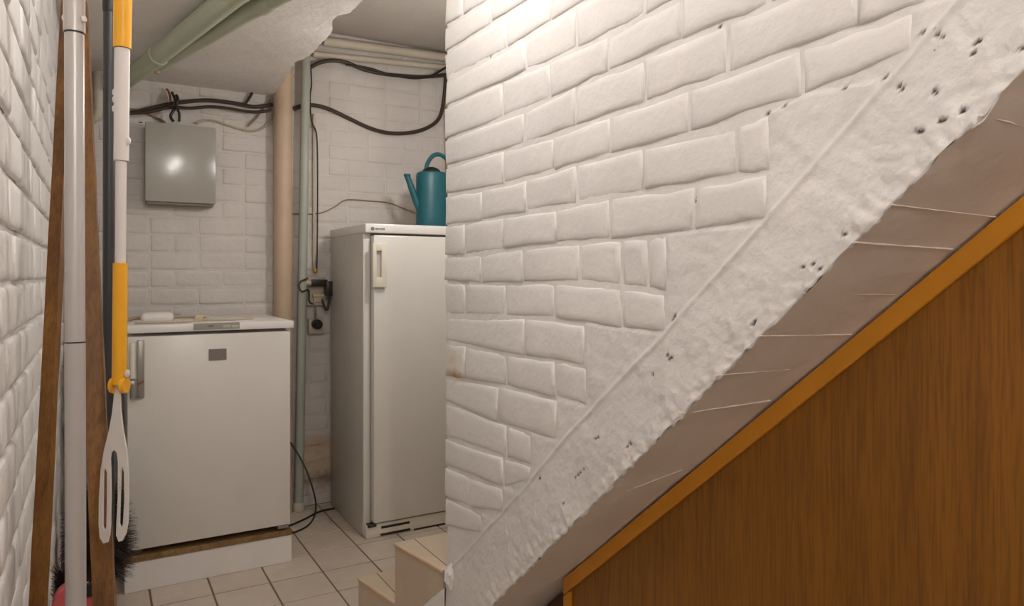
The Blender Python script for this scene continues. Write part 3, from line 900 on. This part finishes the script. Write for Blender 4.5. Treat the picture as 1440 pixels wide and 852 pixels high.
# ---- vertical pipes by the back wall
p = on_Y(398, 280, 3.665)
t = lathe('standpipe', [(.046, 0), (.046, 1.2), (.045, ZC)], (p.x, 3.665, 0), 'tanpipe'); tag(t, 'thick tan vertical pipe between the short refrigerator and the grey pipe', 'pipe')
p2 = on_Y(427, 300, 3.660); 
gpz = thing('drain_pipe', (p2.x, 3.660, 0), 'slim grey-green vertical pipe standing left of the sockets', 'pipe')
tube('pipe', [(p2.x - .025, 3.660, .0), (p2.x, 3.660, 1.5), (p2.x + .014, 3.660, ZC)], .0225, 'greypipe', gpz, 16)
lathe('collar', [(.027, 0), (.029, .01), (.029, .035), (.025, .045)], (p2.x - .025, 3.660, 0), 'creampipe', gpz, 16)
q0, q1 = on_Y(444, 160, 3.71), on_Y(441, 380, 3.71)
tag(box('cable_trunking', (q0.x - .016, 3.700, q1.z), (q0.x - .004, YB, q0.z), 'cream', None, .002, 1), 'narrow cream trunking strip on the wall beside the grey-green pipe', 'trunking')
# pipes along the back wall under the ceiling
for (pa, pb, r, lab) in (((455, 58), (634, 82), .024, 'cream pipe along the back wall close under the ceiling'), ((440, 76), (634, 96), .016, 'thinner cream pipe below the one close under the ceiling')):
    a, b = on_Y(*pa, 3.69), on_Y(*pb, 3.69)
    zz_ = (a.z + b.z) / 2
    tag(tube('ceiling_pipe', [(a.x, 3.69, a.z), (XR, 3.69, zz_ + (b.z - a.z) * .5)], r, 'creampipe', None, 14), lab, 'pipe')
# short vertical cream pipe in the corner by the poles
a = on_Y(139, 60, 3.68); b = on_Y(139, 152, 3.68)
cp = thing('corner_pipe', (a.x, 3.68, b.z), 'cream vertical pipe coming down from the slab in the left corner', 'pipe')
tube('pipe', [(a.x, 3.68, 2.10), (a.x, 3.68, b.z)], .022, 'creampipe', cp, 14)
tube('elbow', [(a.x, 3.68, b.z + .005), (a.x - .006, 3.69, b.z - .03), (a.x - .03, 3.712, b.z - .05)], .020, 'creampipe', cp, 12, 4)

# ---- green pipes under the slab
def green(name, pts, r, label, couplings):
    P = [on_z(u, v, z) for u, v, z in pts]; P.append(P[-1] + Vector((.02, -.02, .03))); P.append(Vector((P[-1].x, P[-1].y, ZC)))
    t = thing(name, P[0], label, 'pipe')
    tube('pipe', P, r, 'greenpipe', t, 20)
    for i, f in couplings:
        d = (P[i + 1] - P[i]); c = P[i] + d * f; dn = d.normalized()
        tube('coupling', [c - dn * .035, c - dn * .03, c + dn * .03, c + dn * .035], [r * 1.02, r * 1.12, r * 1.12, r * 1.02], 'greenpipe', t, 20)
    return t
wp = green('waste_pipe', [(130, 146, 2.045), (205, 92, 2.045), (264, 45, 2.05), (330, -8, 2.055), (420, -80, 2.06)], .036, 'pale green waste pipe with a slimmer branch running under the low slab', [(1, .30)])
P = [on_z(u, v, z) for u, v, z in [(225, 90, 2.045), (300, 47, 2.055), (345, 20, 2.062), (400, -10, 2.065), (470, -48, 2.065)]]
P.append(P[-1] + Vector((.02, -.02, .03))); P.append(Vector((P[-1].x, P[-1].y, ZC)))
tube('branch_pipe', P, .029, 'greenpipe', wp, 20)
c = P[2] + (P[3] - P[2]) * .55; dn = (P[3] - P[2]).normalized()
tube('branch_coupling', [c - dn * .035, c - dn * .03, c + dn * .03, c + dn * .035], [.0296, .0325, .0325, .0296], 'greenpipe', wp, 20)
q = on_z(221, 103, 2.09)
tag(lathe('pipe_hanger', [(.010, 0), (.013, .005), (.010, .012)], (q.x, q.y, 2.088), 'beige', None, 10), 'small tan hook plug in the slab beside the green pipe', 'hook')

# ---- cables
def cable(pts, r, material, label, Y=3.69, cat='cable', name='cable', n=6):
    P = [on_Y(p[0], p[1], p[2] if len(p) > 2 else Y) for p in pts]
    return tag(tube(name, P, r, material, None, 8, n), label, cat)
cable([(150, 165), (165, 163), (200, 155), (235, 147), (262, 143), (295, 141), (330, 145), (358, 150), (383, 147, 3.695)], .0095, 'cable', 'thick dark brown cable running above the fuse box to the tan pipe', 3.685)
cable([(160, 160), (205, 158), (240, 151), (270, 152), (295, 150), (320, 152), (350, 157), (370, 157), (382, 154, 3.67)], .0075, 'cable', 'dark cable sagging just below the thickest one above the fuse box', 3.665)
cable([(150, 153), (170, 152), (200, 157), (220, 166), (232, 172, 3.66)], .006, 'cablet', 'tan cable curving down into the left of the fuse box', 3.711)
cable([(244, 171, 3.645), (240, 163, 3.645), (246, 152, 3.645), (250, 140, 3.645), (248, 134, 3.66)], .007, 'cableb', 'black cable rising from the fuse box, left of a crossing pair', 3.66)
cable([(252, 171, 3.63), (252, 160, 3.63), (248, 150, 3.63), (246, 140, 3.64), (242, 130, 3.68)], .006, 'cableb', 'black cable rising from the fuse box, right of a crossing pair', 3.65)
cable([(240, 142), (239, 134), (236, 127), (233, 125)], .005, 'redwire', 'short red-brown wire end above the fuse box', 3.70)
cable([(276, 173, 3.70), (288, 169), (302, 170), (320, 176), (340, 182), (356, 184), (372, 178), (383, 162), (385, 145)], .0055, 'cablec', 'cream cable looping from the fuse box top to the tan pipe', 3.711)
cable([(348, 178), (360, 166), (372, 150), (380, 140)], .005, 'cablet', 'short tan cable crossing up beside the tan pipe', 3.705)
cable([(345, 146), (353, 134), (357, 122), (361, 110)], .0065, 'cableb', 'black cable stub rising to the slab', 3.70)
cable([(413, 153), (425, 149), (442, 148), (462, 153), (490, 166), (520, 180), (548, 187), (580, 186), (604, 178), (618, 165), (624, 140), (627, 105)], .0105, 'cable', 'thick dark cable sagging across the back wall above the tall refrigerator', 3.708)
cable([(436, 95), (450, 88), (468, 85), (488, 88), (512, 98), (540, 104), (570, 107), (600, 108), (640, 104)], .0105, 'cable', 'thick dark cable along the back wall below the cream pipes', 3.675)
cable([(486, 91), (520, 96), (545, 104), (580, 110), (605, 107), (625, 96), (640, 88)], .006, 'cableb', 'thin black cable hanging below the cream pipes to the corner', 3.645)
cable([(627, 108), (626, 160), (627, 210), (628, 330, 3.705)], .006, 'cablet', 'thin tan cable going down the corner behind the watering can', 3.705)
cable([(437, 95), (438, 118), (436, 138), (438, 170), (445, 188), (446.5, 230), (446.5, 300), (446, 360), (445.5, 378)], .0038, 'cable', 'thin dark cable dropping straight to the socket cluster', 3.690)
cable([(405, 300), (430, 301), (452, 299), (470, 291), (487, 281), (515, 282), (546, 285), (565, 292), (584, 300)], .0030, 'cablet', 'thin wire strung along the back wall towards the watering can', 3.712)
fl = tube('floor_cable', [on_Y(408, 622, 3.60), on_Y(420, 640, 3.58), on_Y(432, 664, 3.54), on_z(443, 700, .10), on_z(443, 722, .012), on_z(434, 738, .004), on_z(415, 748, .004), on_z(400, 750, .004)], .0042, 'cableb', None, 8, 8)
tag(fl, 'thin black cable looping down to the floor beside the short refrigerator', 'cable')
fl = tube('floor_cable', [on_z(398, 742, .005), on_z(412, 737, .005), on_z(430, 729, .005), on_z(450, 719, .005), on_z(474, 714, .005)], .0048, 'cableb', None, 8, 6)
tag(fl, 'black cable lying on the tiles running to the tall refrigerator', 'cable')
# ---- sockets
def B(u0, v0, u1, v1, y0, y1, name, material, parent, bev=.003):
    a = on_Y(u0, v0, y0); b = on_Y(u1, v1, y0)
    return box(name, (a.x, y0, b.z), (b.x, y1, a.z), material, parent, bev)
sk = thing('socket_outlet', on_Y(443, 425, YB), 'old cream surface socket block with beige front plate on the back wall', 'socket')
B(432, 389, 458, 429, 3.685, YB, 'back_box', 'cream', sk)
B(440, 413, 459, 417.5, 3.665, 3.686, 'ledge', 'beige', sk)
B(441, 417.5, 454, 425, 3.675, 3.686, 'cover', 'cream', sk)
B(442, 377, 446.5, 383, 3.69, YB, 'terminal', 'brass', sk, .001)
ap = thing('plug_adapter', on_Y(455, 405, 3.68), 'black multi-way adapter plugged into the cream socket block', 'adapter')
B(438, 393, 461, 402.5, 3.635, 3.685, 'arm', 'dark', ap, .004)
B(459, 395.5, 471, 416.5, 3.625, 3.684, 'block', 'dark', ap, .006)
tube('lead', [on_Y(466, 414, 3.65), on_Y(463, 424, 3.655), on_Y(460, 436, 3.66), on_Y(456, 430, 3.66), on_Y(453, 421, 3.672)], .006, 'cable', ap, 8, 5)
bp = thing('plug', on_Y(430, 400, 3.66), 'beige plug with a looped dark lead beside the black adapter', 'plug')
bm = bmesh.new(); bm_tube(bm, [on_Y(424, 398.5, 3.655), on_Y(429, 397, 3.655), on_Y(438, 397.5, 3.655)], [.010, .014, .018], 12); place(bm_obj('body', bm, 'beige'), bp)
lp_ = [on_Y(427 + 6.5 * math.cos(t_), 404 + 7 * math.sin(t_), 3.655) for t_ in [x * 2 * PI / 12 for x in range(-2, 9)]]
tube('lead', [on_Y(433, 391, 3.63)] + [on_Y(426 - 5.5 * math.sin(t_), 402 - 8 * math.cos(t_), 3.622) for t_ in [x * PI / 5 for x in range(0, 6)]] + [on_Y(434, 408, 3.665), on_Y(435, 424, 3.68), on_Y(442, 428, 3.69)], .0045, 'cable', bp, 8, 5)
sk2 = thing('socket_outlet', on_Y(445, 468, YB), 'cream socket with a black plug in it below the cluster of adapters', 'socket')
B(434, 448, 455.5, 469, 3.69, YB, 'plate', 'cream', sk2, .004)
B(435.5, 449, 438, 467, 3.684, 3.692, 'rim', 'creampipe', sk2, .001)
pg = thing('plug', on_Y(447, 457, 3.69), 'round black plug pushed into the lower cream socket', 'plug')
a = on_Y(447, 456, 3.66); r_ = abs(on_Y(454, 456, 3.66).x - a.x)
bm = bmesh.new(); bm_tube(bm, [(a.x, 3.690, a.z), (a.x, 3.672, a.z), (a.x, 3.655, a.z), (a.x, 3.648, a.z)], [r_, r_, r_ * .92, r_ * .6], 20); place(bm_obj('body', bm, 'dark'), pg)
tube('lead', [on_Y(444, 450, 3.668), on_Y(443.5, 440, 3.69), on_Y(443.5, 430, 3.70)], .0065, 'metalgrey', pg, 8, 4)

# ---- tool rack above the picture carries the hanging poles
rk = thing('tool_rack', (XL, 1.45, 1.86), 'wooden wall rack with pegs holding the poles against the left wall', 'rack')
box('rail', (XL, 1.18, 1.86), (XL + .022, 1.80, 1.93), 'pole', rk, .003)

# ---- wooden poles leaning together
def timber(name, top, bot, w, dpt, label, turn=0.0, bevel_top=0):
    t = thing(name, bot, label, 'pole')
    ax = (Vector(top) - Vector(bot)); L = ax.length; ax.normalize()
    side = Vector((cT, -sT, 0)); side = (side - ax * side.dot(ax)).normalized(); fw = ax.cross(side)
    side, fw = side * math.cos(turn) + fw * math.sin(turn), -side * math.sin(turn) + fw * math.cos(turn)
    bm = bmesh.new(); rings = []
    n = 24
    for i in range(n + 1):
        c = Vector(bot) + ax * L * i / n
        j = .0007
        rings.append([bm.verts.new(c + side * (sx * w / 2 + rnd.uniform(-j, j)) + fw * (sy * dpt / 2) + (ax * (bevel_top * sx) if i == n else Vector())) for sx, sy in ((-1, -1), (1, -1), (1, 1), (-1, 1))])
    for r0, r1 in zip(rings, rings[1:]):
        for k in range(4): bm.faces.new((r0[k], r0[(k + 1) % 4], r1[(k + 1) % 4], r1[k]))
    bm.faces.new(list(reversed(rings[0]))); bm.faces.new(rings[-1])
    ed = [e for e in bm.edges if abs((e.verts[0].co - e.verts[1].co).normalized().dot(ax)) > .9]
    bmesh.ops.bevel(bm, geom=ed, offset=.0025, segments=2, affect='EDGES')
    place(bm_obj('shaft', bm, 'pole'), t)
    return t
def thru(u0, v0, d0, u1, v1, d1, z):
    a, b = at(u0, v0, d0), at(u1, v1, d1); k = (z - a.z) / (b.z - a.z); return a + (b - a) * k
A_ = (97, 0, 1.42, 53.5, 852, 1.14)
timber('wooden_pole', thru(*A_, 1.80), thru(*A_, 0.004), .0225, .014, 'old brown wooden pole leaning next to the left brick wall behind the grey tube')
C_ = (110, 5, 1.46, 147, 852, 1.24)
timber('wooden_pole', thru(*C_, 1.745), thru(*C_, 0.004), .033, .030, 'old brown wooden pole with worn grain between the grey tube and the charcoal rod', .42, .006)

# ---- light grey tube
gt = thing('telescopic_tube', at(106, 388, 1.15) - Vector((0, 0, CH)), 'light grey telescopic metal tube standing in front of the two wooden poles', 'tube')
b0 = at(106.5, 852, 1.12); t0 = at(104.5, 0, 1.15)
def alongz(a, b, z): k = (z - a.z) / (b.z - a.z); return a + (b - a) * k
zj1 = at(105, 48, 1.15).z; zj2 = at(106, 481, 1.14).z
def tubez(name, z0, z1, r, m_, par, a=None, b=None, seg=20): return tube(name, [alongz(b0 if a is None else a, t0 if b is None else b, z0), alongz(b0 if a is None else a, t0 if b is None else b, z1)], r, m_, par, seg)
tubez('lower_section', .004, zj2, .0146, 'greytube', gt)
tubez('middle_section', zj2 + .001, zj1, .0142, 'greytube', gt)
tubez('upper_section', zj1 + .0015, 1.95, .0158, 'greytube', gt)
tubez('joint_ring', zj1 - .001, zj1 + .0015, .0150, 'dark', gt)
tubez('joint_ring', zj2 - .0008, zj2 + .0012, .0149, 'dark', gt)
c = at(118, 27, 1.145); lathe('lock_button', [(.0035, -.004), (.0045, 0), (.0035, .004)], c, 'whiteplast', gt, 10)
c = at(90.5, 25, 1.145); lathe('lock_button', [(.003, -.004), (.004, 0), (.003, .004)], c, 'whiteplast', gt, 10)

# ---- charcoal rod
D0, D1 = at(152, 852, 1.62), at(153.5, 0, 1.62)
cr = thing('charcoal_rod', alongz(D0, D1, .0), 'slim charcoal rod with a black grip behind the yellow pole', 'rod')
zg = at(153, 18, 1.62).z
tube('shaft', [alongz(D0, D1, .004), alongz(D0, D1, zg)], .0122, 'charcoal', cr, 16)
tube('grip', [alongz(D0, D1, zg), alongz(D0, D1, zg + .006), alongz(D0, D1, 2.0)], [.0126, .0138, .0138], 'dark', cr, 16)
# ---- yellow and white telescopic handle with white two-prong head, hanging
Ed = 1.18; er = Ed / 1.30
E0, E1 = at(167.5, 552, Ed), at(172.5, 0, Ed)
ez = lambda v: alongz(E0, E1, at(170, v, Ed).z)
yp = thing('reaching_tool', E0, 'yellow and white telescopic handle with a white two-pronged head hanging from the rack', 'cleaning tool')
def seg_(name, v0, v1, r, m_, r2=None):
    return tube(name, [ez(v0), ez(v1)], [r * er, (r2 or r) * er], m_, yp, 16)
seg_('upper_grip', 68, -260, .0150, 'yellow', .0168)
seg_('upper_tube', 226, 69, .0125, 'whitetube', .0128)
seg_('lower_tube', 372, 225, .0090, 'whitetube')
seg_('lower_grip', 540, 370, .0124, 'yellow', .0120)
for v, du in ((130, -9.5), (140, -9.5), (153, -9.5), (198, 9.5), (525, 11)):
    c = ez(v) + Vector((cT, -sT, 0)) * (du * Ed / 1000)
    lathe('button', [(.002, -.006), (.0042, -.003), (.0042, .003), (.002, .006)], c, 'whitetube', yp, 8)
tube('hanging_loop', [ez(-262), ez(-275)], .006, 'yellow', yp, 10)
# hinge
hz = ez(545)
for sg in (-1, 1):
    c0 = hz + Vector((cT, -sT, 0)) * (sg * .0060) + Vector((0, 0, .004)); c1 = hz + Vector((cT, -sT, 0)) * (sg * .0125) + Vector((0, 0, .004))
    tube('hinge_cheek', [c0, c1], [.0140, .0125], 'yellow', yp, 18)
# head: flat plate with two slotted prongs, outline from the photograph at its own distance, 7 mm thick
outer = [(160.5, 540), (161, 556), (158.5, 580), (154, 605), (147, 632), (142.5, 660), (140, 700), (139.5, 735), (141, 755), (146, 763.5), (152, 762), (154.5, 752), (155.5, 735), (156.4, 700), (156.0, 660), (155.4, 645), (157, 636), (161, 632), (165, 636), (166.6, 650), (166.4, 700), (164.5, 735), (164, 752), (167.5, 761), (172.5, 760), (177.5, 750), (180, 735), (181, 700), (180.5, 660), (178.5, 632), (173.5, 605), (170.5, 580), (169.5, 556), (169, 540)]
slotL = [(145.8, 664), (148.6, 657), (151.2, 664), (151.4, 700), (150.4, 740), (147.6, 747), (145.0, 740), (145.2, 700)]
slotR = [(170.4, 664), (172.8, 655), (175.2, 664), (175.6, 700), (173.8, 736), (170.8, 743), (168.2, 736), (169.2, 700)]
bm = bmesh.new()
def loop2(px_):
    vs_ = [bm.verts.new((u, v, 0)) for u, v in px_]
    return vs_, [bm.edges.new((vs_[i], vs_[(i + 1) % len(vs_)])) for i in range(len(vs_))]
es = []
for L_ in (outer, slotL, slotR):
    _, e = loop2(L_); es += e
bmesh.ops.triangle_fill(bm, use_beauty=True, use_dissolve=False, edges=es)
Fv = [[(v.co.x, v.co.y) for v in f.verts] for f in bm.faces]
bm.free()
bm = bmesh.new(); idx = {}
fwd = Vector((sT, cT, 0))
def gv(p, s_):
    key = (round(p[0], 3), round(p[1], 3), s_)
    if key not in idx: idx[key] = bm.verts.new(at(p[0], p[1], Ed) + fwd * (s_ * .0020))
    return idx[key]
for f in Fv:
    bm.faces.new([gv(p, -1) for p in f]); bm.faces.new([gv(p, 1) for p in reversed(f)])
for L_ in (outer, slotL, slotR):
    for i in range(len(L_)):
        p, q = L_[i], L_[(i + 1) % len(L_)]
        bm.faces.new((gv(p, -1), gv(q, -1), gv(q, 1), gv(p, 1)))
hdm = place(bm_obj('pronged_head', bm, 'whitetube', smooth=False), yp)
# pegs of the rack
for (pt, nm) in ((ez(-270), 'peg'), (alongz(b0, t0, 1.90), 'peg'), (alongz(D0, D1, 1.90), 'peg')):
    zz_ = pt.z if pt.z < 1.92 else 1.90
    tube(nm, [(XL + .01, pt.y + .036, 1.895), (pt.x + .03, pt.y + .036, 1.895)], .007, 'pole', rk, 8)

# ---- dark bristle brush and pink-red dustpan in the corner by the short refrigerator
bc = at(138, 745, 2.40)
br = thing('soft_brush', (bc.x, bc.y, 0), 'dark bristly brush standing on the floor behind the poles by the short refrigerator', 'brush')
tube('handle', [(bc.x, bc.y, .02), (bc.x - .015, bc.y + .01, .95)], .011, 'pole', br, 10)
V, F = [], []
rbz = random.Random(5)
for i in range(6500):
    zc_ = rbz.uniform(.20, .48)
    w = (.02 + .098 * math.sin(PI * min(1, max(0, (zc_ - .02) / .54))))
    ang = rbz.uniform(0, 2 * PI); el = rbz.uniform(-.5, .5)
    d = Vector((math.cos(ang), math.sin(ang), el)).normalized()
    L = w * rbz.uniform(.75, 1.12)
    p0 = Vector((bc.x, bc.y, zc_)); p1 = p0 + d * L + Vector((0, 0, -.012))
    if p1.x < XL + .01: continue
    if p1.y > FY - .03 and p1.x > .08: continue
    s_ = d.cross(Vector((0, 0, 1))).normalized() * .0016
    b_ = len(V); V += [p0 - s_, p0 + s_, p1 + s_ * .5, p1 - s_ * .5]; F.append((b_, b_ + 1, b_ + 2, b_ + 3))
o = mesh_obj('bristles', V, F, 'bristle'); place(o, br); tag(o, kind='stuff')
dl, dr_ = at(73, 832, 1.92), at(137, 832, 1.92)
dy = (dl.y + dr_.y) / 2; x0, x1 = max(dl.x, XL + .012), dr_.x
dp = thing('dustpan', ((x0 + x1) / 2, dy, 0), 'pink-red plastic dustpan standing upright on the floor behind the grey tube', 'dustpan')
zt_ = at(90, 819, 1.92).z; wdt = x1 - x0
prism('pan', [(x0 + .012, 0), (x1 - .012, 0), (x1, .05), (x1, zt_ - .045), (x1 - .02, zt_ - .015), (x0 + .62 * wdt, zt_), (x0 + .30 * wdt, zt_ - .002), (x0 + .10 * wdt, zt_ - .018), (x0, zt_ - .05), (x0, .05)], 1, dy - .015, dy + .035, 'pinkred', dp, .010)
gx = at(128, 836, 1.90)
box('grip', (gx.x - .020, dy - .030, gx.z - .014), (gx.x + .016, dy - .012, gx.z + .022), 'dark', dp, .005)
hb = thing('hand_brush', (x0 + .02, dy + .075, 0), 'small black-bristled hand brush standing behind the dustpan', 'brush')
box('stock', (x0 + .002, dy + .055, 0), (x0 + .045, dy + .095, .26), 'dark', hb, .006)
V, F = [], []
for i in range(1500):
    a_ = rbz.uniform(0, 2 * PI); z_ = rbz.uniform(.24, .36)
    p0 = Vector((x0 + .024, dy + .075, z_)); p1 = p0 + Vector((math.cos(a_) * .034, math.sin(a_) * .034, rbz.uniform(.0, .05))) * rbz.uniform(.6, 1.0)
    if p1.x < XL + .006 or p1.y < dy + .040: continue
    s_ = Vector((-math.sin(a_), math.cos(a_), 0)) * .0012
    b_ = len(V); V += [p0 - s_, p0 + s_, p1 + s_ * .5, p1 - s_ * .5]; F.append((b_, b_ + 1, b_ + 2, b_ + 3))
o = mesh_obj('bristles', V, F, 'bristle'); place(o, hb); tag(o, kind='stuff')
# white stub pipe at the recess behind the first wooden pole
q = on_X(88, 590, XL)
sp = thing('stub_pipe', (XL - .05, 3.52, .80), 'white stub pipe sticking out of the recess behind the first wooden pole', 'pipe')
b = at(97, 590, 3.02); a = Vector((XL - .5, b.y, b.z))
tube('pipe', [a, b], .030, 'whiteplast', sp, 14)
tube('cap', [b, b + (b - a).normalized() * .012], .033, 'whiteplast', sp, 14)
